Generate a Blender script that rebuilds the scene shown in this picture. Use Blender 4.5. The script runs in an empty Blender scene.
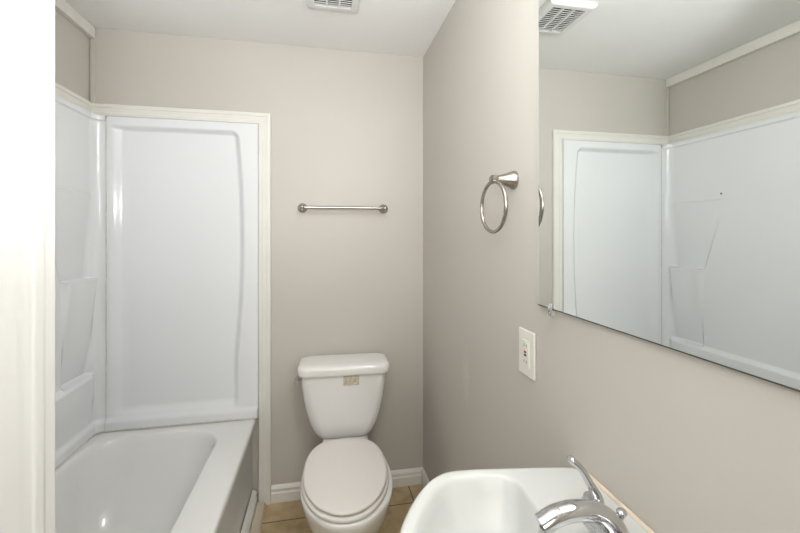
import bpy, bmesh, math, random
from math import sin, cos, pi, radians, atan, sqrt, tau
from mathutils import Vector, Matrix

S = bpy.context.scene
COL = S.collection

# ------------------------------------------------------------------ camera
cam_d = bpy.data.cameras.new('camera')
cam = bpy.data.objects.new('camera', cam_d); COL.objects.link(cam)
F = 388.0
cam_d.sensor_fit = 'HORIZONTAL'; cam_d.sensor_width = 36.0
cam_d.lens = F * 36.0 / 800.0
cam_d.shift_y = -(266.5 - 233.0) / 800.0
cam_d.clip_start = 0.01
CAM_Z = 1.325
cam.location = (0, 0, CAM_Z)
cam.rotation_euler = (pi / 2, 0, -atan(77.0 / 388.0))
S.camera = cam

# ------------------------------------------------------------------ world, lights, exposure
w = bpy.data.worlds.new('hall_daylight'); S.world = w; w.use_nodes = True
bg = w.node_tree.nodes['Background']
bg.inputs[0].default_value = (1.0, 0.98, 0.95, 1); bg.inputs[1].default_value = 0.4

def area(name, loc, target, sx, sy, power, color=(1, 1, 1)):
    l = bpy.data.lights.new(name, 'AREA'); l.shape = 'RECTANGLE'; l.size = sx; l.size_y = sy
    l.energy = power; l.color = color
    o = bpy.data.objects.new(name, l); COL.objects.link(o); o.location = loc
    o.rotation_euler = (Vector(target) - Vector(loc)).to_track_quat('-Z', 'Y').to_euler()
    return o

area('doorway_fill', (0.0, -1.15, 1.60), (0.0, 2.0, 1.35), 0.7, 1.0, 11.0, (1.0, 0.95, 0.87))  # added soft fill lamp, out in the hall behind the camera
area('bounce_flash', (-0.05, -0.03, 1.575), (-0.05, 0.52, 2.55), 0.14, 0.14, 18.8, (0.95, 0.975, 1.0))
area('left_wall_fill', (0.385, 0.42, 2.07), (-1.0, 1.0, 1.75), 0.07, 0.42, 9.8, (1.0, 0.985, 0.95))  # added fill lamp, lifts the shaded left wall, surround and door

S.view_settings.view_transform = 'Standard'
S.view_settings.look = 'None'
S.view_settings.exposure = 0.0
S.view_settings.gamma = 1.0
S.view_settings.use_curve_mapping = False

# ------------------------------------------------------------------ materials
def mat(name, col, rough=0.5, metal=0.0, spec=0.5, coat=0.0, noise=0.0, nscale=6.0, bump=0.0, bscale=80.0):
    m = bpy.data.materials.new(name); m.use_nodes = True
    nt = m.node_tree; b = nt.nodes['Principled BSDF']
    b.inputs['Base Color'].default_value = (*col, 1)
    b.inputs['Roughness'].default_value = rough
    b.inputs['Metallic'].default_value = metal
    b.inputs['Specular IOR Level'].default_value = spec
    b.inputs['Coat Weight'].default_value = coat
    b.inputs['Coat Roughness'].default_value = 0.06
    tc = nt.nodes.new('ShaderNodeTexCoord')
    if noise:
        n = nt.nodes.new('ShaderNodeTexNoise'); n.inputs['Scale'].default_value = nscale; n.inputs['Detail'].default_value = 3
        nt.links.new(tc.outputs['Object'], n.inputs['Vector'])
        r = nt.nodes.new('ShaderNodeMapRange')
        r.inputs['From Min'].default_value = 0.3; r.inputs['From Max'].default_value = 0.7
        r.inputs['To Min'].default_value = 1 - noise; r.inputs['To Max'].default_value = 1 + noise
        nt.links.new(n.outputs['Fac'], r.inputs['Value'])
        v = nt.nodes.new('ShaderNodeVectorMath'); v.operation = 'SCALE'
        v.inputs[0].default_value = col
        nt.links.new(r.outputs['Result'], v.inputs['Scale'])
        nt.links.new(v.outputs['Vector'], b.inputs['Base Color'])
    if bump:
        n2 = nt.nodes.new('ShaderNodeTexNoise'); n2.inputs['Scale'].default_value = bscale; n2.inputs['Detail'].default_value = 4
        nt.links.new(tc.outputs['Object'], n2.inputs['Vector'])
        bp = nt.nodes.new('ShaderNodeBump'); bp.inputs['Strength'].default_value = bump; bp.inputs['Distance'].default_value = 0.002
        nt.links.new(n2.outputs['Fac'], bp.inputs['Height'])
        nt.links.new(bp.outputs['Normal'], b.inputs['Normal'])
    return m

M = {}
M['wall'] = mat('greige_wall_paint', (0.56, 0.53, 0.485), 0.42, spec=0.35, noise=0.015, nscale=2.0, bump=0.05, bscale=120)
M['ceiling'] = mat('white_ceiling_paint', (0.90, 0.90, 0.885), 0.7, spec=0.2, noise=0.015, nscale=3, bump=0.15, bscale=60)
M['trim'] = mat('cream_trim_paint', (0.77, 0.755, 0.705), 0.35, noise=0.02, nscale=8)
M['base'] = mat('white_baseboard_paint', (0.78, 0.76, 0.72), 0.35, noise=0.03, nscale=15)
M['shoe'] = mat('beige_vinyl_shoe', (0.62, 0.54, 0.42), 0.5, noise=0.05, nscale=20)
M['door'] = mat('white_gloss_door_paint', (0.76, 0.755, 0.735), 0.22, spec=0.5)
M['acrylic'] = mat('white_acrylic', (0.79, 0.805, 0.82), 0.16, spec=0.5, noise=0.008, nscale=3)
M['tub'] = mat('white_tub_enamel', (0.79, 0.785, 0.77), 0.14, spec=0.5, noise=0.01, nscale=4)
M['porcelain'] = mat('white_porcelain', (0.82, 0.81, 0.79), 0.10, spec=0.5, coat=0.3)
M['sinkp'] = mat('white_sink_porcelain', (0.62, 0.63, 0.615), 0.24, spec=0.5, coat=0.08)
M['seat'] = mat('white_toilet_seat', (0.80, 0.76, 0.725), 0.25)
M['chrome'] = mat('polished_chrome', (0.66, 0.66, 0.67), 0.09, metal=1.0)
M['nickel'] = mat('brushed_nickel', (0.40, 0.37, 0.335), 0.24, metal=1.0)
M['plate'] = mat('ivory_outlet_plastic', (0.82, 0.81, 0.74), 0.35)
M['red'] = mat('red_button', (0.45, 0.03, 0.03), 0.4)
M['black'] = mat('black_plastic', (0.02, 0.02, 0.02), 0.4)
M['dark'] = mat('dark_duct', (0.10, 0.09, 0.08), 0.8)
M['gap'] = mat('dark_gap_edge', (0.20, 0.17, 0.13), 0.8)
M['caulk'] = mat('tan_caulk', (0.72, 0.62, 0.50), 0.6, noise=0.08, nscale=30)
M['wcaulk'] = mat('dingy_caulk', (0.62, 0.60, 0.55), 0.6, noise=0.12, nscale=40)
M['ventp'] = mat('white_vent_plastic', (0.76, 0.755, 0.735), 0.45)
M['mirror'] = mat('silvered_mirror', (0.90, 0.93, 0.915), 0.0, metal=1.0)
M['medge'] = mat('mirror_glass_edge', (0.09, 0.085, 0.065), 0.2)
M['bright_edge'] = mat('mirror_polished_edge', (0.62, 0.66, 0.65), 0.25)

def glass_mat():
    m = mat('clear_plastic', (0.95, 0.96, 0.96), 0.12)
    b = m.node_tree.nodes['Principled BSDF']; b.inputs['Transmission Weight'].default_value = 0.7; b.inputs['IOR'].default_value = 1.45
    return m
M['clear'] = glass_mat()

def tile_mat():
    m = bpy.data.materials.new('tan_floor_tile'); m.use_nodes = True
    nt = m.node_tree; b = nt.nodes['Principled BSDF']
    tc = nt.nodes.new('ShaderNodeTexCoord'); mp = nt.nodes.new('ShaderNodeMapping')
    mp.inputs['Location'].default_value = (0.28 + 0.36 * 6, -1.858 + 0.36 * 8, 0)
    nt.links.new(tc.outputs['Object'], mp.inputs['Vector'])
    br = nt.nodes.new('ShaderNodeTexBrick'); br.offset = 0.0; br.squash = 1.0
    br.inputs['Scale'].default_value = 1.0; br.inputs['Brick Width'].default_value = 0.36; br.inputs['Row Height'].default_value = 0.36
    br.inputs['Mortar Size'].default_value = 0.0035; br.inputs['Mortar Smooth'].default_value = 0.3
    br.inputs['Mortar'].default_value = (0.10, 0.075, 0.05, 1)
    nt.links.new(mp.outputs['Vector'], br.inputs['Vector'])
    n = nt.nodes.new('ShaderNodeTexNoise'); n.inputs['Scale'].default_value = 14; n.inputs['Detail'].default_value = 6
    nt.links.new(tc.outputs['Object'], n.inputs['Vector'])
    cr = nt.nodes.new('ShaderNodeValToRGB')
    cr.color_ramp.elements[0].position = 0.3; cr.color_ramp.elements[0].color = (0.40, 0.29, 0.15, 1)
    cr.color_ramp.elements[1].position = 0.7; cr.color_ramp.elements[1].color = (0.60, 0.47, 0.28, 1)
    nt.links.new(n.outputs['Fac'], cr.inputs['Fac'])
    nt.links.new(cr.outputs['Color'], br.inputs['Color1']); nt.links.new(cr.outputs['Color'], br.inputs['Color2'])
    nt.links.new(br.outputs['Color'], b.inputs['Base Color'])
    b.inputs['Roughness'].default_value = 0.4
    return m
M['tile'] = tile_mat()

def sticker_mat():
    m = bpy.data.materials.new('printed_paper_sticker'); m.use_nodes = True
    nt = m.node_tree; b = nt.nodes['Principled BSDF']
    tc = nt.nodes.new('ShaderNodeTexCoord'); mp = nt.nodes.new('ShaderNodeMapping')
    mp.inputs['Scale'].default_value = (90, 90, 260)
    nt.links.new(tc.outputs['Object'], mp.inputs['Vector'])
    n = nt.nodes.new('ShaderNodeTexNoise'); n.inputs['Scale'].default_value = 2.2; n.inputs['Detail'].default_value = 2
    nt.links.new(mp.outputs['Vector'], n.inputs['Vector'])
    cr = nt.nodes.new('ShaderNodeValToRGB')
    cr.color_ramp.elements[0].position = 0.42; cr.color_ramp.elements[0].color = (0.40, 0.32, 0.22, 1)
    cr.color_ramp.elements[1].position = 0.55; cr.color_ramp.elements[1].color = (0.72, 0.67, 0.55, 1)
    nt.links.new(n.outputs['Fac'], cr.inputs['Fac']); nt.links.new(cr.outputs['Color'], b.inputs['Base Color'])
    b.inputs['Roughness'].default_value = 0.6
    return m
M['sticker'] = sticker_mat()

def scuffed_wall(base):
    m = base.copy(); m.name = 'scuffed_wall_paint'; nt = m.node_tree; b = nt.nodes['Principled BSDF']
    src = b.inputs['Base Color'].links[0].from_socket
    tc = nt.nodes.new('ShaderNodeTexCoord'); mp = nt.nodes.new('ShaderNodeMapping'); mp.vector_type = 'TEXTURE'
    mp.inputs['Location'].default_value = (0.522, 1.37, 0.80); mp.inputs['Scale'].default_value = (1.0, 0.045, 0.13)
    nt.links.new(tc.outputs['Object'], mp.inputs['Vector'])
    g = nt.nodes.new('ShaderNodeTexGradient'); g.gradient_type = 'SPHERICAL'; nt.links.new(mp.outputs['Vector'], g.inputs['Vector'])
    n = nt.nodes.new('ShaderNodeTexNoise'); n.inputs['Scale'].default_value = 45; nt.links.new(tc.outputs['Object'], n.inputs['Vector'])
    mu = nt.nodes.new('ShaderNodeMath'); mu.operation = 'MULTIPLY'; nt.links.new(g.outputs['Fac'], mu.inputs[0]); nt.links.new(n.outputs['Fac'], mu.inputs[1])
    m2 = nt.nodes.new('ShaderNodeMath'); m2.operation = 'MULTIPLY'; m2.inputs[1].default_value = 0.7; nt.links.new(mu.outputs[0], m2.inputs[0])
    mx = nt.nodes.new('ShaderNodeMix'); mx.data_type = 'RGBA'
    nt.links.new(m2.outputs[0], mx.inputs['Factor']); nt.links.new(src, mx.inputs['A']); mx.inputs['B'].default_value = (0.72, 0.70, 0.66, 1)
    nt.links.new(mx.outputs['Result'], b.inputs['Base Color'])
    return m
M['wall_r'] = scuffed_wall(M['wall'])

# ------------------------------------------------------------------ helpers
def obj(name, bm, m, parent=None, smooth=True, angle=35, bevel=0.0, seg=2, normals=True):
    me = bpy.data.meshes.new(name)
    if normals: bmesh.ops.recalc_face_normals(bm, faces=bm.faces[:])
    bm.to_mesh(me); bm.free()
    me.materials.append(m)
    if smooth:
        for p in me.polygons: p.use_smooth = True
        me.set_sharp_from_angle(angle=radians(angle))
    o = bpy.data.objects.new(name, me); COL.objects.link(o)
    if parent is not None: o.parent = parent
    if bevel:
        b = o.modifiers.new('bevel', 'BEVEL'); b.width = bevel; b.segments = seg; b.limit_method = 'ANGLE'; b.angle_limit = radians(40)
        b.harden_normals = True
    return o

def thing(name, label, cat, loc=(0, 0, 0), rotz=0.0):
    o = bpy.data.objects.new(name, None); COL.objects.link(o)
    o.empty_display_size = 0.05
    o.location = loc; o.rotation_euler = (0, 0, rotz); o['label'] = label; o['category'] = cat
    return o

def struct(o, label=None):
    o['kind'] = 'structure'
    if label: o['label'] = label
    return o

def box(bm, x0, x1, y0, y1, z0, z1):
    vs = [bm.verts.new((x, y, z)) for x in (x0, x1) for y in (y0, y1) for z in (z0, z1)]
    for f in ((0, 1, 3, 2), (4, 6, 7, 5), (0, 4, 5, 1), (2, 3, 7, 6), (0, 2, 6, 4), (1, 5, 7, 3)):
        bm.faces.new([vs[i] for i in f])

def boxbm(*a):
    bm = bmesh.new(); box(bm, *a); return bm

def loft(loops, cap0=True, cap1=True, bm=None):
    bm = bm or bmesh.new()
    R = [[bm.verts.new(p) for p in l] for l in loops]
    n = len(R[0])
    for a, b in zip(R, R[1:]):
        for i in range(n):
            j = (i + 1) % n
            bm.faces.new((a[i], a[j], b[j], b[i]))
    if cap0: bm.faces.new(R[0][::-1])
    if cap1: bm.faces.new(R[-1])
    return bm

def rrect(x0, x1, y0, y1, r, z, seg=8):
    r = min(r, (x1 - x0) / 2 - 1e-4, (y1 - y0) / 2 - 1e-4)
    pts = []
    for cx, cy, a0 in ((x1 - r, y1 - r, 0), (x0 + r, y1 - r, pi / 2), (x0 + r, y0 + r, pi), (x1 - r, y0 + r, 3 * pi / 2)):
        for k in range(seg + 1):
            a = a0 + pi / 2 * k / seg
            pts.append((cx + r * cos(a), cy + r * sin(a), z))
    return pts

def catmull(pts, n, closed=True):
    out = []
    N = len(pts)
    P = [Vector(p) for p in pts]
    rng = N if closed else N - 1
    for i in range(rng):
        if closed: p0, p1, p2, p3 = P[i - 1], P[i], P[(i + 1) % N], P[(i + 2) % N]
        else: p0, p1, p2, p3 = P[max(i - 1, 0)], P[i], P[i + 1], P[min(i + 2, N - 1)]
        for k in range(n):
            t = k / n
            out.append(0.5 * ((2 * p1) + (p2 - p0) * t + (2 * p0 - 5 * p1 + 4 * p2 - p3) * t * t + (3 * p1 - p0 - 3 * p2 + p3) * t ** 3))
    if not closed: out.append(P[-1])
    return out

def tube(path, radii, seg=16, bm=None, cap=True, closed=False, flat=None):
    """swept tube; radii per point; flat = (a,b) stretch of the section, along frame u, v"""
    bm = bm or bmesh.new()
    P = [Vector(p) for p in path]; n = len(P)
    if not isinstance(radii, (list, tuple)): radii = [radii] * n
    T = []
    for i in range(n):
        if closed: t = P[(i + 1) % n] - P[i - 1]
        else: t = P[min(i + 1, n - 1)] - P[max(i - 1, 0)]
        T.append(t.normalized())
    up = Vector((0, 1, 0)) if abs(T[0].y) < 0.9 else Vector((1, 0, 0))
    u = (up - T[0] * up.dot(T[0])).normalized()
    loops = []
    for i in range(n):
        u = (u - T[i] * u.dot(T[i])).normalized(); v = T[i].cross(u)
        fa, fb = flat if flat else (1, 1)
        loops.append([P[i] + (u * cos(tau * k / seg) * fa + v * sin(tau * k / seg) * fb) * radii[i] for k in range(seg)])
    if closed: loops.append(loops[0]); 
    R = [[bm.verts.new(p) for p in l] for l in (loops[:-1] if closed else loops)]
    if closed: R.append(R[0])
    for a, b in zip(R, R[1:]):
        for i in range(seg):
            j = (i + 1) % seg
            bm.faces.new((a[i], a[j], b[j], b[i]))
    if cap and not closed:
        bm.faces.new(R[0][::-1]); bm.faces.new(R[-1])
    return bm

def lathe(prof, origin, axis, seg=28, bm=None):
    """prof: list of (r, h) along axis"""
    bm = bm or bmesh.new()
    ax = Vector(axis).normalized(); up = Vector((0, 0, 1)) if abs(ax.z) < 0.9 else Vector((1, 0, 0))
    u = (up - ax * up.dot(ax)).normalized(); v = ax.cross(u); o = Vector(origin)
    loops = [[o + ax * h + (u * cos(tau * k / seg) + v * sin(tau * k / seg)) * max(r, 1e-4) for k in range(seg)] for r, h in prof]
    return loft(loops, bm=bm)

def sstep(a, b, x):
    if a == b: return float(x >= a)
    t = max(0.0, min(1.0, (x - a) / (b - a))); return t * t * (3 - 2 * t)

def grid(us, vs, fn, thick_dir=None):
    bm = bmesh.new()
    R = [[bm.verts.new(fn(u, v)) for v in vs] for u in us]
    for i in range(len(us) - 1):
        for j in range(len(vs) - 1):
            bm.faces.new((R[i][j], R[i + 1][j], R[i + 1][j + 1], R[i][j + 1]))
    return bm

def lin(a, b, n): return [a + (b - a) * i / n for i in range(n + 1)]

# ------------------------------------------------------------------ room shell
XL, XR, YB, ZC = -1.035, 0.522, 2.0, 2.258
YF = -0.12
struct(obj('floor', boxbm(XL - .1, XR + .1, -1.3, YB + .1, -0.1, 0.0), M['tile'], smooth=False))
struct(obj('ceiling', boxbm(XL - .1, XR + .1, YF - .1, YB + .1, ZC, ZC + 0.1), M['ceiling'], smooth=False))
struct(obj('wall_back', boxbm(XL - .1, XR + .1, YB, YB + .1, 0, ZC), M['wall'], smooth=False))
struct(obj('wall_right', boxbm(XR, XR + .1, YF - .1, YB, 0, ZC), M['wall_r'], smooth=False))
struct(obj('wall_left', boxbm(XL - .1, XL, YF - .1, YB, 0, ZC), M['wall'], smooth=False))
bm = bmesh.new()   # entrance wall around the doorway the photographer stands in
box(bm, 0.40, XR, YF - .1, YF, 0, ZC); box(bm, -0.40, 0.40, YF - .1, YF, 1.96, ZC)
struct(obj('wall_front', bm, M['wall'], smooth=False))
struct(obj('wall_closet', boxbm(XL, -0.402, YF - .1, 0.606, 0, ZC), M['wall'], smooth=False))

# open white door, its free edge just short of the tub
bm = boxbm(-0.388, -0.352, YF + .01, 0.602, 0.01, 1.94)
door = struct(obj('door_1', bm, M['door'], bevel=0.003), 'glossy white door standing open at the left edge')
def door_panel(z0, z1):
    y0, y1 = 0.02, 0.574
    prof = [(0.0, 0.000), (0.0, 0.004), (0.004, 0.007), (0.010, 0.007), (0.016, 0.003), (0.022, 0.002), (0.04, 0.005), (0.05, 0.005)]
    loops = []
    for ins, h in prof:
        loops.append([(-0.352 + h, y0 + ins, z0 + ins), (-0.352 + h, y1 - ins, z0 + ins), (-0.352 + h, y1 - ins, z1 - ins), (-0.352 + h, y0 + ins, z1 - ins)])
    return loft(loops, cap0=True)
obj('door_panel', door_panel(0.16, 1.88), M['door'], door, angle=50)
kb = lathe([(0.028, 0), (0.028, 0.006), (0.011, 0.012), (0.011, 0.03), (0.024, 0.038), (0.027, 0.05), (0.02, 0.06), (0.0, 0.062)], (-0.347, 0.54, 0.91), (1, 0, 0))
obj('door_knob', kb, M['nickel'], door)

# baseboards
def base_profile(h=0.082, t=0.014):
    return [(0, 0), (t, 0), (t, h * .55), (t * .72, h * .62), (t * .72, h * .74), (t * .95, h * .80), (t * .7, h * .9), (t * .35, h * .97), (0, h)]
def extrude_profile(prof, fn, a, b):
    return loft([[fn(p, a) for p in prof], [fn(p, b) for p in prof]])
bp = base_profile()
struct(obj('baseboard_back', extrude_profile(bp, lambda p, s: (s, YB - p[0], p[1]), -0.250, XR - .001), M['base'], angle=25), 'white moulded baseboard behind the toilet')
struct(obj('baseboard_right', extrude_profile(bp, lambda p, s: (XR - p[0], s, p[1]), YF, YB - .014), M['base'], angle=25))

# trims
ZT0, ZT1 = CAM_Z + 0.528, CAM_Z + 0.586
def strip_profile(wd, t):   # shallow moulded lath
    return [(0, 0), (0, t * .75), (wd * .06, t), (wd * .30, t), (wd * .34, t * .86), (wd * .66, t * .86), (wd * .70, t), (wd * .94, t), (wd, t * .75), (wd, 0)]
sp = strip_profile(0.058, 0.020)
bm = bmesh.new()   # mitred frame: upright beside the surround
def upr(p, top): 
    x = -0.2505 - p[0]
    return (x, YB - p[1], (ZT1 - p[0]) if top else 0.0)
loft([[upr(p, False) for p in sp], [upr(p, True) for p in sp]], bm=bm)
struct(obj('trim_1', bm, M['trim'], angle=25), 'cream upright trim between tub surround and toilet wall')
bm = loft([[(-0.2505 - p[0], YB - p[1], ZT1 - p[0]) for p in sp], [(XL + .001, YB - p[1], ZT1 - p[0]) for p in sp]])
struct(obj('trim_2', bm, M['trim'], angle=25), 'cream trim along the top of the back surround panel')
bm = loft([[(XL + p[1], YB - .001, ZT1 - p[0]) for p in sp], [(XL + p[1], 0.612, ZT1 - p[0]) for p in sp]])
struct(obj('trim_3', bm, M['trim'], angle=25), 'cream trim along the top of the shelved surround panel')
struct(obj('trim_4', boxbm(XL, XL + 0.022, 0.612, YB - .004, ZC - 0.052, ZC - .001), M['trim'], bevel=0.003), 'cream ceiling trim above the tub')
struct(obj('trim_5', boxbm(XL + 0.003, XL + 0.021, YB - 0.010, YB, ZT1 + .001, ZC - .053), M['wall'], bevel=0.002), 'painted corner batten above the tub')
struct(obj('trim_6', extrude_profile(base_profile(0.085, 0.022), lambda p, s: (-0.334 + p[0], s, p[1]), 0.62, YB - .022), M['base'], angle=25), 'white baseboard along the tub apron')
bm = loft([[(-0.311, y, 0), (-0.272, y, 0), (-0.274, y, 0.010), (-0.284, y, 0.017), (-0.311, y, 0.021)] for y in (0.62, YB - .022)])
struct(obj('trim_7', bm, M['shoe'], angle=50), 'beige shoe strip on the floor beside the tub')

# ------------------------------------------------------------------ tub surround
sur = thing('tub_surround', 'glossy white moulded tub surround with shelves, above the bathtub', 'shower surround', (-0.68, 1.98, 0.44))
off = Vector(sur.location)
def loc(p): return (p[0] - off.x, p[1] - off.y, p[2] - off.z)
ZS0, ZS1 = 0.436, ZT0 - 0.001
YP = 1.972
def xr_edge(z):      # bowed right edge of the recessed field
    t = (z - 1.28) / 0.55
    return -0.365 - 0.028 * min(1, abs(t)) ** 2.0
def back_depth(x, z):
    l = sstep(-0.952, -0.880, x)
    r = 1 - sstep(xr_edge(z) - 0.032, xr_edge(z), x)
    # rounded upper corner
    zt = CAM_Z + 0.491
    dx = max(0.0, x - (xr_edge(z) - 0.05)); zt2 = zt - 0.03 * (min(1, dx / 0.05)) ** 3
    t = 1 - sstep(zt2 - 0.022, zt2, z)
    b = sstep(0.484, 0.53, z)
    d = 0.024 * min(l, 1) * r * t * b
    flare = 0.012 * (1 - sstep(0.472, 0.492, z))      # flange at the foot
    lip = 0.0
    return d - flare - lip
xs = sorted(set([round(v, 5) for v in lin(-0.9565, -0.90, 14) + lin(-0.90, -0.44, 12) + lin(-0.44, -0.3095, 40)]))
zs = sorted(set([round(v, 5) for v in lin(ZS0, 0.57, 26) + lin(0.57, 1.70, 30) + lin(1.70, 1.83, 34) + lin(1.83, ZS1, 3)]))
bm = grid(xs, zs, lambda x, z: loc((x, YP + back_depth(x, z), z)))
o = obj('back_panel', bm, M['acrylic'], sur, angle=60)
# left (long) panel: runs round the corner; s < 0 is the corner return on the back wall
XP, RC = -1.0055, 0.043
arc = RC * pi / 2
s_ret = 0.004
def left_base(s):
    # s from 0: seam on back wall, then arc, then along the left wall towards the camera
    if s < s_ret: return Vector((-0.9585 - s * 0, YP + 0.0, 0)) + Vector((-(s), 0, 0)), Vector((0, 1, 0))
    s2 = s - s_ret
    cx, cy = XP + RC, YP - RC
    if s2 < arc:
        a = pi / 2 + s2 / RC
        return Vector((cx + RC * cos(a), cy + RC * sin(a), 0)), Vector((cos(a), sin(a), 0))
    return Vector((XP, cy - (s2 - arc), 0)), Vector((-1, 0, 0))
YA = YP - RC
bays = [(1.125, 1.50), (0.708, 1.125), (0.497, 0.708)]
def near_edge(z):
    e = 1.755 - 0.055 * sstep(1.08, 1.32, z) - 0.045 * sstep(1.25, 1.45, z) - 0.06 * sstep(1.40, 1.50, z)
    return e
def left_depth(y, z):
    wd = 0.020 + 0.05 * sstep(1.40, 1.50, z)
    m = sstep(near_edge(z) - 0.010, near_edge(z) + wd, y) * (1 - sstep(YA - 0.005, YA + 0.030, y))
    tt = sstep(1.80, YA, y)
    BK, FR = 0.0275 * (1 - 0.2 * tt), -0.036 * (0.55 + 0.45 * tt)
    step = -0.020 * (1 - sstep(0.690, 0.714, z)) * (0.3 + 0.7 * sstep(0.5, 0.66, z))     # ledge along the whole panel
    d = step
    for k, (za, zb) in enumerate(bays):
        if z > zb or z < za - 0.020: continue
        t = min(1.0, max(0.0, (z - za) / (zb - za)))
        if k == 0: top, bot, first = -0.004, BK, FR
        elif k == 1: top, bot, first = FR, BK, step
        else: continue
        v = bot + (top - bot) * t ** (0.8 if k == 1 else 1)
        if z < za + 0.006:
            v = first + (bot - first) * sstep(za - 0.012, za + 0.006, z)
        d = v
    d = d * m + step * (1 - m) * (1 - sstep(YA - 0.005, YA + 0.030, y))
    flare = 0.012 * (1 - sstep(0.472, 0.492, z))
    lip = 0.007 * sstep(ZS1 - 0.026, ZS1 - 0.018, z)
    return d - flare - lip
ss = lin(0, s_ret, 1)[:-1] + lin(s_ret, s_ret + arc, 18)[:-1]
s0 = s_ret + arc
L = YA - 0.616
ss += [s0 + v for v in (lin(0, 0.36, 90)[:-1] + lin(0.36, L, 24))]
zl = sorted(set([round(v, 5) for v in lin(ZS0, 0.56, 22) + lin(0.56, ZS1, 70) + lin(0.668, 0.718, 20) + lin(1.095, 1.135, 16) + lin(1.47, 1.505, 10) + lin(ZS1 - .03, ZS1, 10)]))
def left_fn(s, z):
    p, n = left_base(s)
    y = p.y
    return loc(tuple(Vector((p.x, p.y, z)) + n * left_depth(y if s > s0 else YA + (s0 - s), z)))
obj('shelf_panel', grid(ss, zl, left_fn), M['acrylic'], sur, angle=40)
# rest of the moulded back edge (thin return to the wall at the trim) and the near end panel on the closet wall
obj('panel_edge', boxbm(*[a - b for a, b in zip((-0.3095, -0.3085), (off.x, off.x))], YP - off.y, YB - .001 - off.y, ZS0 - off.z, ZS1 - off.z), M['acrylic'], sur)
def near_fn(x, z):
    return loc((x, 0.618 - 0.0 + 0.010 * (1 - sstep(0.472, 0.492, z)) - 0.008 * sstep(-0.96, -0.90, x) * (1 - sstep(-0.46, -0.42, x)) * sstep(0.5, 0.56, z) * (1 - sstep(1.78, 1.82, z)), z))
obj('near_panel', grid(lin(-1.0, -0.404, 24), lin(ZS0, ZS1, 40), near_fn), M['acrylic'], sur, angle=60)
# seam bead at the corner joint
obj('corner_seam', tube([loc((-0.9575, YP - 0.001, ZS0 + .004)), loc((-0.9575, YP - 0.001, ZS1 - .012))], 0.0022, 8), M['wcaulk'], sur)
obj('panel_screw', lathe([(0.005, 0), (0.004, 0.002), (0.0, 0.0025)], loc((XP, 1.655, 1.53)), (1, 0, 0), 12), M['nickel'], sur)

# ------------------------------------------------------------------ bathtub
tub = thing('bathtub', 'white alcove bathtub with wide front rim and glossy apron', 'bathtub', (-0.68, 1.30, 0))
off2 = Vector(tub.location)
ZR = 0.434
def toff(l): return [(p[0] - off2.x, p[1] - off2.y, p[2]) for p in l]
def trr(x0, x1, y0, y1, r, z): return toff(rrect(x0, x1, y0, y1, r, z, 12))
X0, X1, Y0, Y1 = -1.028, -0.318, 0.616, 1.985
loops = [trr(X0, X1 - .018, Y0, Y1, .004, 0.0),
         trr(X0, X1 - .018, Y0, Y1, .004, 0.385),
         trr(X0, X1 - .014, Y0, Y1, .004, 0.394),
         trr(X0, X1 - .002, Y0, Y1, .006, 0.398),
         trr(X0, X1, Y0, Y1, .008, 0.403),
         trr(X0, X1, Y0, Y1, .008, 0.424),
         trr(X0 + .002, X1 - .003, Y0 + .002, Y1 - .002, .009, 0.431),
         trr(X0 + .008, X1 - .010, Y0 + .008, Y1 - .008, .012, ZR)]
bx0, bx1, by0, by1 = -0.968, -0.452, 0.72, 1.905
loops += [trr(bx0 - .014, bx1 + .014, by0 - .014, by1 + .014, .155, ZR),
          trr(bx0 - .006, bx1 + .006, by0 - .006, by1 + .006, .15, ZR - .002),
          trr(bx0, bx1, by0, by1, .145, ZR - .009),
          trr(bx0 + .006, bx1 - .006, by0 + .006, by1 - .008, .14, ZR - .03),
          trr(bx0 + .02, bx1 - .018, by0 + .018, by1 - .035, .13, ZR - .11),
          trr(bx0 + .036, bx1 - .03, by0 + .03, by1 - .075, .12, ZR - .21),
          trr(bx0 + .05, bx1 - .042, by0 + .045, by1 - .12, .11, ZR - .29),
          trr(bx0 + .072, bx1 - .062, by0 + .07, by1 - .17, .10, ZR - .325),
          trr(bx0 + .12, bx1 - .11, by0 + .14, by1 - .26, .08, ZR - .34)]
obj('tub_shell', loft(loops), M['tub'], tub, angle=50)
# caulk line where the surround meets the tub
cp = [(-0.322, YP - .014, ZR + .0015), (-0.90, YP - .014, ZR + .0015), (-0.965, YP - .018, ZR + .0015), (-0.985, YP - .040, ZR + .0015), (-0.990, YP - .07, ZR + .0015), (-0.990, 0.63, ZR + .0015)]
cp = [loc((p[0], p[1], p[2] + .003)) for p in cp]
obj('caulk_bead', tube(cp, 0.0035, 8), M['wcaulk'], sur)
dr = lathe([(0.03, 0), (0.03, 0.003), (0.022, 0.004), (0.0, 0.002)], (-0.72 - off2.x, 0.90 - off2.y, ZR - .3405), (0, 0, 1))
obj('drain', dr, M['chrome'], tub)

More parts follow.
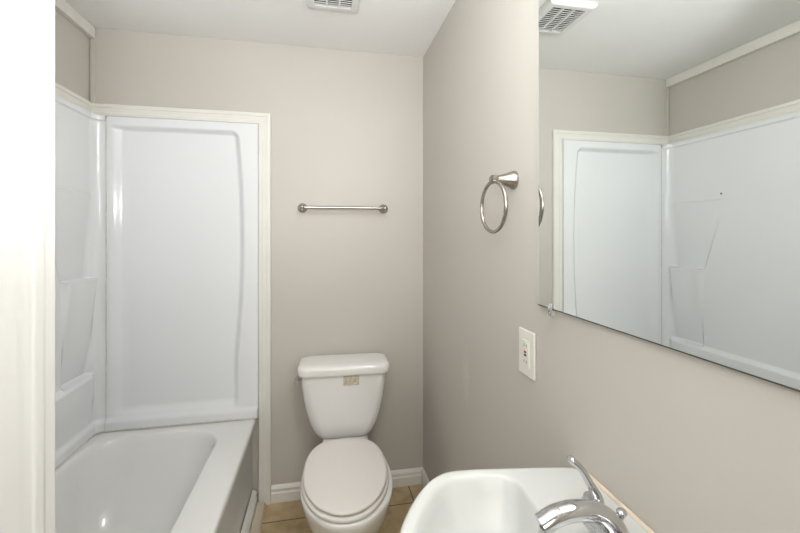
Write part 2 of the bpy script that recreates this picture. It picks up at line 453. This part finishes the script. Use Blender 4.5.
# ------------------------------------------------------------------ toilet (local: x across, y = distance towards the room (negative), z up)
toi = thing('toilet', 'white two-piece toilet with closed lid standing against the back wall', 'toilet', (0.103, 2.0, 0), radians(-2.0))
def tank_loop(z, hw, y0, y1, r): return rrect(-hw, hw, y0, y1, r, z, 8)
YT = -0.028
tl = []
for z, hw, yf, r in ((0.3635, .108, -.150, .04), (0.366, .118, -.166, .05), (0.374, .129, -.178, .055), (0.40, .145, -.188, .055), (0.44, .161, -.191, .052),
                     (0.50, .177, -.192, .048), (0.56, .188, -.196, .045), (0.62, .195, -.198, .042), (0.675, .199, -.200, .04)):
    tl.append(tank_loop(z, hw, yf, YT, r))
obj('tank', loft(tl), M['porcelain'], toi, angle=60)
ll = [tank_loop(0.670, .196, -.197, YT + .004, .04), tank_loop(0.671, .210, -.211, YT + .008, .045), tank_loop(0.676, .213, -.214, YT + .010, .046),
      tank_loop(0.700, .213, -.214, YT + .010, .046), tank_loop(0.710, .210, -.211, YT + .008, .046), tank_loop(0.716, .202, -.203, YT + .003, .045),
      tank_loop(0.719, .180, -.18, YT - .015, .04), tank_loop(0.7205, .10, -.13, YT - .06, .03)]
obj('tank_lid', loft(ll), M['porcelain'], toi, angle=60)
# flush handle at the left end of the tank
fh = lathe([(0.013, 0), (0.013, 0.006), (0.008, 0.009), (0.008, 0.016)], (-0.188, -0.165, 0.656), (-1, 0, 0), 16)
fo = obj('flush_handle', fh, M['chrome'], toi); fo['label'] = 'chrome flush handle'
lv = bmesh.new()
tube([(-0.211, -0.154, 0.657), (-0.213, -0.17, 0.657), (-0.213, -0.195, 0.656), (-0.212, -0.215, 0.654)], [.010, .012, .012, .010], 12, lv)
obj('lever', lv, M['chrome'], fo)
st = boxbm(-0.004, 0.068, -0.2005, -0.1985, 0.622, 0.6695)
so = obj('warning_sticker', st, M['sticker'], toi, smooth=False); so['label'] = 'small tan printed sticker'

def half_to_loop(prof, z, dy=0.0):
    """prof: list of (y, halfwidth) from back to front tip; closed symmetric loop"""
    pts = [(w_, y + dy, z) for y, w_ in prof] + [(-w_, y + dy, z) for y, w_ in reversed(prof)]
    return pts
def egg(yb, yf, hw, z, n=28, back=0.55, sq=2.0, wide=0.5):
    """egg outline: yb back, yf front (yf<yb), widest at fraction wide"""
    ym = yb + (yf - yb) * wide
    pts = []
    for k in range(2 * n):
        a = tau * k / (2 * n)
        sx, sy = cos(a), sin(a)
        ex = 2.0 / sq if sy > 0 else 1.0
        x = hw * math.copysign(abs(sx) ** (ex if sy > 0 else 1.0), sx)
        y = ym + (yb - ym) * (abs(sy) ** ex) if sy > 0 else ym + (yf - ym) * abs(sy)
        pts.append((x, y, z))
    return pts
def bowl_outline(z, k_front, hw, neck, yback):
    """rim plan: neck at the back under the tank, oval at the front"""
    prof = [(yback, neck * .80), (yback - .01, neck), (-0.16, neck), (-0.215, neck * 1.02), (-0.255, neck + (hw - neck) * .42), (-0.31, neck + (hw - neck) * .76), (-0.38, hw * .965), (-0.45, hw), (-0.53, hw * .965), (-0.60, hw * .85), (-0.65, hw * .67), (-0.690, hw * .44), (-0.712, hw * .2)]
    out = []
    for y, w_ in prof:
        if y < -0.45: y = -0.45 + (y + 0.45) * k_front
        out.append((y, w_))
    right = [(w_, y, z) for y, w_ in out]; left = [(-w_, y, z) for y, w_ in reversed(out)]
    return [tuple(p) for p in catmull(right + left, 4)]
bl = [bowl_outline(0.0, .30, .105, .105, -.06), bowl_outline(0.012, .30, .105, .105, -.06), bowl_outline(0.03, .24, .098, .098, -.065),
      bowl_outline(0.10, .26, .094, .09, -.065), bowl_outline(0.16, .50, .118, .09, -.062), bowl_outline(0.22, .72, .145, .092, -.06),
      bowl_outline(0.28, .88, .164, .096, -.055), bowl_outline(0.325, .97, .174, .10, -.05), bowl_outline(0.345, 1.0, .178, .104, -.05),
      bowl_outline(0.356, 1.0, .178, .106, -.05), bowl_outline(0.362, .985, .173, .103, -.053), bowl_outline(0.3625, .9, .14, .09, -.07)]
bowl = obj('bowl', loft(bl), M['porcelain'], toi, angle=70)
bowl.location.x = 0.006
def seat_loops(z0, z1, yb, yf, hw, r=0.006, wide=.48, sq=2.6):
    return [egg(yb - r, yf + r, hw - r, z0, sq=sq, wide=wide), egg(yb, yf, hw, z0 + r * .8, sq=sq, wide=wide), egg(yb, yf, hw, z1 - r, sq=sq, wide=wide), egg(yb - r * .4, yf + r * .4, hw - r * .4, z1 - r * .3, sq=sq, wide=wide),
            egg(yb - r * 1.5, yf + r * 1.5, hw - r * 1.5, z1, sq=sq, wide=wide), egg(yb - r * 6, yf + r * 6, hw - r * 6, z1 + .0015, sq=sq, wide=wide)]
obj('seat', loft(seat_loops(0.363, 0.381, -0.232, -0.712, .168)), M['seat'], toi, angle=60)
obj('lid', loft(seat_loops(0.3835, 0.400, -0.225, -0.706, .163, .007)), M['seat'], toi, angle=60)
for sx in (-1, 1):
    hb = boxbm(sx * .075 - .022, sx * .075 + .022, -0.245, -0.205, 0.362, 0.386)
    obj('seat_hinge', hb, M['seat'], toi, bevel=.006, seg=3)
    obj('bolt_cap', lathe([(.014, 0), (.014, .006), (.010, .016), (0, .019)], (sx * .118, -0.30, 0.0), (0, 0, 1), 16), M['porcelain'], toi)

# ------------------------------------------------------------------ sink
SX, SY, ZK = XR - 0.001, 0.55, 0.843
snk = thing('sink', 'white rounded pedestal sink against the wall below the mirror', 'sink', (SX, SY, 0))
half = [(0.0, .161), (0.02, .169), (0.08, .181), (0.15, .192), (0.22, .203), (0.275, .205), (0.312, .188), (0.345, .156), (0.378, .110), (0.402, .062)]
cl = [(-d, h, 0) for d, h in half] + [(-0.412, 0, 0)] + [(-d, -h, 0) for d, h in reversed(half)]
def radial(poly, c, n):
    """sample closed polygon by angle about c"""
    out = []
    for k in range(n):
        a = tau * k / n; dx, dy = cos(a), sin(a); best = None
        for i in range(len(poly)):
            p, q = poly[i], poly[(i + 1) % len(poly)]
            ex, ey = q[0] - p[0], q[1] - p[1]
            den = dx * ey - dy * ex
            if abs(den) < 1e-12: continue
            t = ((p[0] - c[0]) * ey - (p[1] - c[1]) * ex) / den
            u_ = ((p[0] - c[0]) * dy - (p[1] - c[1]) * dx) / den
            if t > 0 and -1e-6 <= u_ <= 1 + 1e-6 and (best is None or t < best): best = t
        out.append(Vector((c[0] + dx * best, c[1] + dy * best, 0)))
    return out
front = catmull([(-d, h, 0) for d, h in half] + [(-0.412, 0, 0)] + [(-d, -h, 0) for d, h in reversed(half)], 10, closed=False)
NS = 96; CB = (-0.262, 0.0)
outer = radial([(p.x, p.y) for p in front], CB, NS)
bhalf = [(0.150, 0.0), (0.150, .05), (0.150, .10), (0.147, .135), (0.152, .158), (0.175, .171), (0.22, .180), (0.268, .181), (0.30, .167), (0.33, .138), (0.36, .096), (0.380, .052), (0.388, 0.0)]
bpoly = catmull([(-d, h, 0) for d, h in bhalf] + [(-d, -h, 0) for d, h in reversed(bhalf[1:-1])], 8)
inner = radial([(p.x, p.y) for p in bpoly], CB, NS)
def ins(loop, k, z, dr=None):
    out = []
    for p in loop:
        v = Vector((p.x - CB[0], p.y - CB[1], 0)); r = v.length
        v = v * ((r - k) / r) if dr is None else v * dr
        x = min(CB[0] + v.x, -0.0005)
        out.append((x, CB[1] + v.y, z))
    return out
sl = [ins(outer, 0, ZK - .20, .42), ins(outer, 0, ZK - .16, .62), ins(outer, 0, ZK - .10, .83), ins(outer, .010, ZK - .05), ins(outer, .004, ZK - .032), ins(outer, 0, ZK - .022), ins(outer, 0, ZK - .010), ins(outer, .002, ZK - .004), ins(outer, .007, ZK), ins(outer, .011, ZK),
      ins(inner, -.004, ZK - .0005), ins(inner, .001, ZK - .003), ins(inner, .005, ZK - .009), ins(inner, .012, ZK - .03), ins(inner, 0, ZK - .065, .86), ins(inner, 0, ZK - .095, .74), ins(inner, 0, ZK - .118, .58), ins(inner, 0, ZK - .130, .40), ins(inner, 0, ZK - .134, .22), ins(inner, 0, ZK - .136, .08)]
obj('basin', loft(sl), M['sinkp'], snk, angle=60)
obj('caulk_bead', tube([(-0.004, -0.163, ZK + .001), (-0.004, 0.163, ZK + .001)], .0042, 8), M['caulk'], snk)['label'] = 'tan caulk line along the wall'
pl = []
for z, a, b in ((0, .10, .11), (.02, .10, .11), (.06, .075, .085), (.3, .06, .07), (.55, .068, .08), (.66, .09, .12)):
    pl.append([(-0.16 + a * cos(tau * k / 32), b * sin(tau * k / 32), z) for k in range(32)])
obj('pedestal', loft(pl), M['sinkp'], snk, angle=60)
obj('drain', lathe([(.021, 0), (.021, .003), (.015, .004), (0, .003)], (CB[0], 0, ZK - .1365), (0, 0, 1)), M['chrome'], snk)

# ------------------------------------------------------------------ faucet
fx, fy = 0.447, 0.534
fau = thing('faucet', 'chrome two-handle faucet with arched spout on the sink deck', 'faucet', (fx, fy, ZK + .0012))
base = [[(p[0], p[1], z) for p in rrect(-.024 + i, .026 - i, -.078 + i, .078 - i, .025, 0)] for z, i in ((0, 0), (.008, 0), (.013, .004), (.015, .010))]
obj('base_plate', loft(base), M['chrome'], fau, angle=50)
sp_pts = catmull([(0.0045, 0, 0.006), (0.004, 0, 0.015), (-0.010, 0, 0.033), (-0.034, 0, 0.047), (-0.066, 0, 0.053), (-0.098, 0, 0.050), (-0.124, 0, 0.039)], 6, closed=False)
nn = len(sp_pts)
rad = [0.0190 - 0.0040 * sstep(0, .6, i / (nn - 1)) for i in range(nn)]
so = obj('spout', tube(sp_pts, rad, 24, flat=(1.08, 0.95)), M['chrome'], fau, angle=60)
d0 = Vector(sp_pts[-1])
obj('aerator', lathe([(.0095, 0), (.0095, .008), (.008, .010), (0, .010)], (d0.x + .008, d0.y, d0.z - .006), (-0.25, 0, -1), 20), M['chrome'], so)
def handle(sy, turn):
    hb = lathe([(.021, .010), (.020, .018), (.016, .026), (.014, .032), (0.0, .034)], (0.004, sy * .051, 0), (0, 0, 1), 24)
    h = obj('handle', hb, M['chrome'], fau, angle=60)
    raw = [(0.012, 0, 0.018), (0.008, 0, 0.034), (-0.004, 0, 0.055), (-0.019, 0, 0.080), (-0.040, 0, 0.100)]
    if sy < 0: raw = [(x, 0, z * .55 + .004) for x, y, z in raw]
    R = Matrix.Rotation(turn, 3, 'Z')
    pts = catmull([tuple(R @ Vector(p) + Vector((0.002, sy * .051, 0))) for p in raw], 6, closed=False)
    n_ = len(pts)
    rr = [0.0115 - .0040 * sstep(0, .7, i / (n_ - 1)) for i in range(n_)]
    rr[-1] = .0050; rr[-2] = .0076
    obj('lever', tube(pts, rr, 18, flat=(1.2, .8)), M['chrome'], h, angle=60)
handle(1, radians(-6)); handle(-1, radians(100))
rb = tube([(0.019, .003, .010), (0.019, .003, .030)], .0022, 10)
lathe([(.0028, 0.024), (.0045, .028), (.0075, .034), (.0078, .038), (.0055, .0405), (0, .041)], (0.019, .003, 0), (0, 0, 1), 18, rb)
obj('pop_up_rod', rb, M['chrome'], fau, angle=50)

# ------------------------------------------------------------------ mirror
mir = thing('mirror', 'large frameless wall mirror above the sink reflecting the tub surround', 'mirror', (XR, 0.42, 1.15))
MY0, MY1, MZ0, MZ1 = -0.04, 0.862, 1.150, 1.97
mo = Vector(mir.location)
gx0, gx1 = XR - .0085 - mo.x, XR - .002 - mo.x
obj('glass', boxbm(gx0, gx1, MY0 - mo.y + .003, MY1 - mo.y - .003, MZ0 - mo.z + .0024, MZ1 - mo.z), M['mirror'], mir, smooth=False)
eb = bmesh.new()
box(eb, gx0 + .0004, gx1, MY0 - mo.y + .003, MY1 - mo.y, MZ0 - mo.z, MZ0 - mo.z + .0024)
obj('bottom_edge', eb, M['medge'], mir, smooth=False)
eb = boxbm(gx0 + .0001, gx1, MY1 - mo.y - .003, MY1 - mo.y, MZ0 - mo.z + .0024, MZ1 - mo.z)
obj('side_edge', eb, M['bright_edge'], mir, smooth=False)
for yc in (0.806, 0.06):
    cb = bmesh.new()
    box(cb, gx0 - .004, gx0 - .0005, yc - .006 - mo.y, yc + .006 - mo.y, -.012, .012)
    box(cb, gx0 - .004, XR - mo.x - .0008, yc - .006 - mo.y, yc + .006 - mo.y, -.015, -.003)
    c_ = obj('mirror_clip', cb, M['clear'], mir, bevel=.001)
    obj('screw', lathe([(.003, 0), (.0025, .0012), (0, .0015)], (gx0 - .004, yc - mo.y, -.008), (-1, 0, 0), 10), M['nickel'], c_)

# ------------------------------------------------------------------ towel ring
rx, ry, rz = XR, 0.996, CAM_Z + 0.147
tr = thing('towel_ring', 'round brushed nickel towel ring on the right wall left of the mirror', 'towel ring', (rx, ry, rz))
obj('post', lathe([(.026, .0005), (.026, .004), (.0235, .010), (.017, .028), (.012, .048), (.0105, .056), (.0125, .060), (.0125, .068), (.008, .072), (0, .073)], (0, 0, 0), (-1, 0, 0), 28), M['nickel'], tr, angle=45)
RR = 0.0690
ring = [(-0.0635 - .06 * RR * sin(a), RR * sin(a), -0.006 - RR + RR * cos(a)) for a in [tau * k / 64 for k in range(64)]]
obj('ring', tube(ring, .0052, 14, closed=True), M['nickel'], tr, angle=60)

# ------------------------------------------------------------------ towel bar
tb = thing('towel_bar', 'straight brushed nickel towel bar on the wall above the toilet', 'towel bar', (0.104, YB, CAM_Z + 0.125))
for sx in (-1, 1):
    obj('post', lathe([(.024, .0005), (.024, .004), (.021, .010), (.013, .026), (.0105, .040), (.0125, .046), (.0135, .058), (.012, .068), (.006, .073), (0, .0735)], (sx * .204, 0, 0), (0, -1, 0), 28), M['nickel'], tb, angle=45)
obj('bar', tube([(-.204, -.058, 0), (.204, -.058, 0)], .0078, 18), M['nickel'], tb, angle=60)

# ------------------------------------------------------------------ outlet
ol = thing('wall_outlet', 'ivory outlet plate with red and black buttons below the mirror corner', 'outlet', (XR, 0.9225, CAM_Z - 0.3115))
def xbox(x, y0, y1, z0, z1, m, name, parent, bevel=0.0): return obj(name, boxbm(-x, -.0005, y0, y1, z0, z1), m, parent, bevel=bevel)
xbox(.006, -.0392, .0392, -.0588, .0600, M['plate'], 'cover_plate', ol, .003)
rc = xbox(.0082, -.0165, .0165, -.034, .034, M['plate'], 'receptacle', ol, .001)
xbox(.0100, -.005, .005, .001, .006, M['red'], 'test_button', rc, .0008)['label'] = 'red button'
xbox(.0100, -.005, .005, -.007, -.002, M['black'], 'reset_button', rc, .0008)['label'] = 'black button'
for zc in (.021, -.021):
    for yo in (-.006, .006): xbox(.0086, yo - .0009, yo + .0009, zc - .0035, zc + .0035, M['dark'], 'slot', rc)
for zc in (.048, -.048):
    obj('screw', lathe([(.0032, .006), (.0028, .0072), (0, .0075)], (0, 0, zc), (-1, 0, 0), 12), M['plate'], ol)

# ------------------------------------------------------------------ ceiling vent
vx0, vx1, vy0, vy1 = -0.066, 0.146, 1.385, 1.622
cv = thing('ceiling_vent', 'square white louvred exhaust vent on the ceiling', 'vent', ((vx0 + vx1) / 2, (vy0 + vy1) / 2, ZC))
hx, hy = (vx1 - vx0) / 2, (vy1 - vy0) / 2
fr = bmesh.new()
iw, ih = hx - .032, hy - .030
fl = []
for a, b, z in ((hx - .004, hy - .004, -.0005), (hx, hy, -.006), (hx - .004, hy - .004, -.016), (hx - .012, hy - .012, -.021), (iw, ih, -.021), (iw, ih, -.004)):
    fl.append([(-a, -b, z), (a, -b, z), (a, b, z), (-a, b, z)])
loft(fl, cap0=True, cap1=False, bm=fr)
obj('frame', fr, M['ventp'], cv, angle=30)
obj('backing', boxbm(-iw + .0002, iw - .0002, -ih + .0002, ih - .0002, -.006, -.003), M['dark'], cv, smooth=False)
nl = 13
for k in range(nl):
    y = -ih + (k + .5) * 2 * ih / nl
    lb = loft([[(x, y - .0052, -.0190), (x, y - .0045, -.0208), (x, y + .0052, -.0135), (x, y + .0045, -.0117)] for x in (-iw, iw)])
    obj('louvre', lb, M['ventp'], cv, smooth=False)
for k in (-1, 1):
    obj('divider', boxbm(k * iw / 3 - .003, k * iw / 3 + .003, -ih, ih, -.0205, -.011), M['ventp'], cv, smooth=False)

# ------------------------------------------------------------------ added light bar above the mirror, unseen, goes with the left wall fill
vl = thing('added_light_bar', 'added brushed nickel light bar, unseen, above the wall mirror', 'added light fixture', (XR, 0.42, 2.07))
obj('backplate', boxbm(-.022, -.0005, -.26, .26, -.035, .035), M['nickel'], vl, bevel=.004)
glow = mat('added_lamp_glow', (0.9, 0.88, 0.84), 0.4)  # glowing globes of the added bar, out of view
gb = glow.node_tree.nodes['Principled BSDF']; gb.inputs['Emission Color'].default_value = (1, .97, .92, 1); gb.inputs['Emission Strength'].default_value = 1.2
for yo in (-.17, 0, .17):
    arm = obj('socket', lathe([(.018, .020), (.018, .034), (.022, .040), (.022, .048)], (0, yo, 0), (-1, 0, 0), 20), M['nickel'], vl)
    obj('globe', lathe([(.020, .046), (.034, .054), (.042, .068), (.044, .082), (.040, .098), (.028, .112), (.012, .119), (0, .120)], (0, yo, 0), (-1, 0, 0), 24), glow, arm)
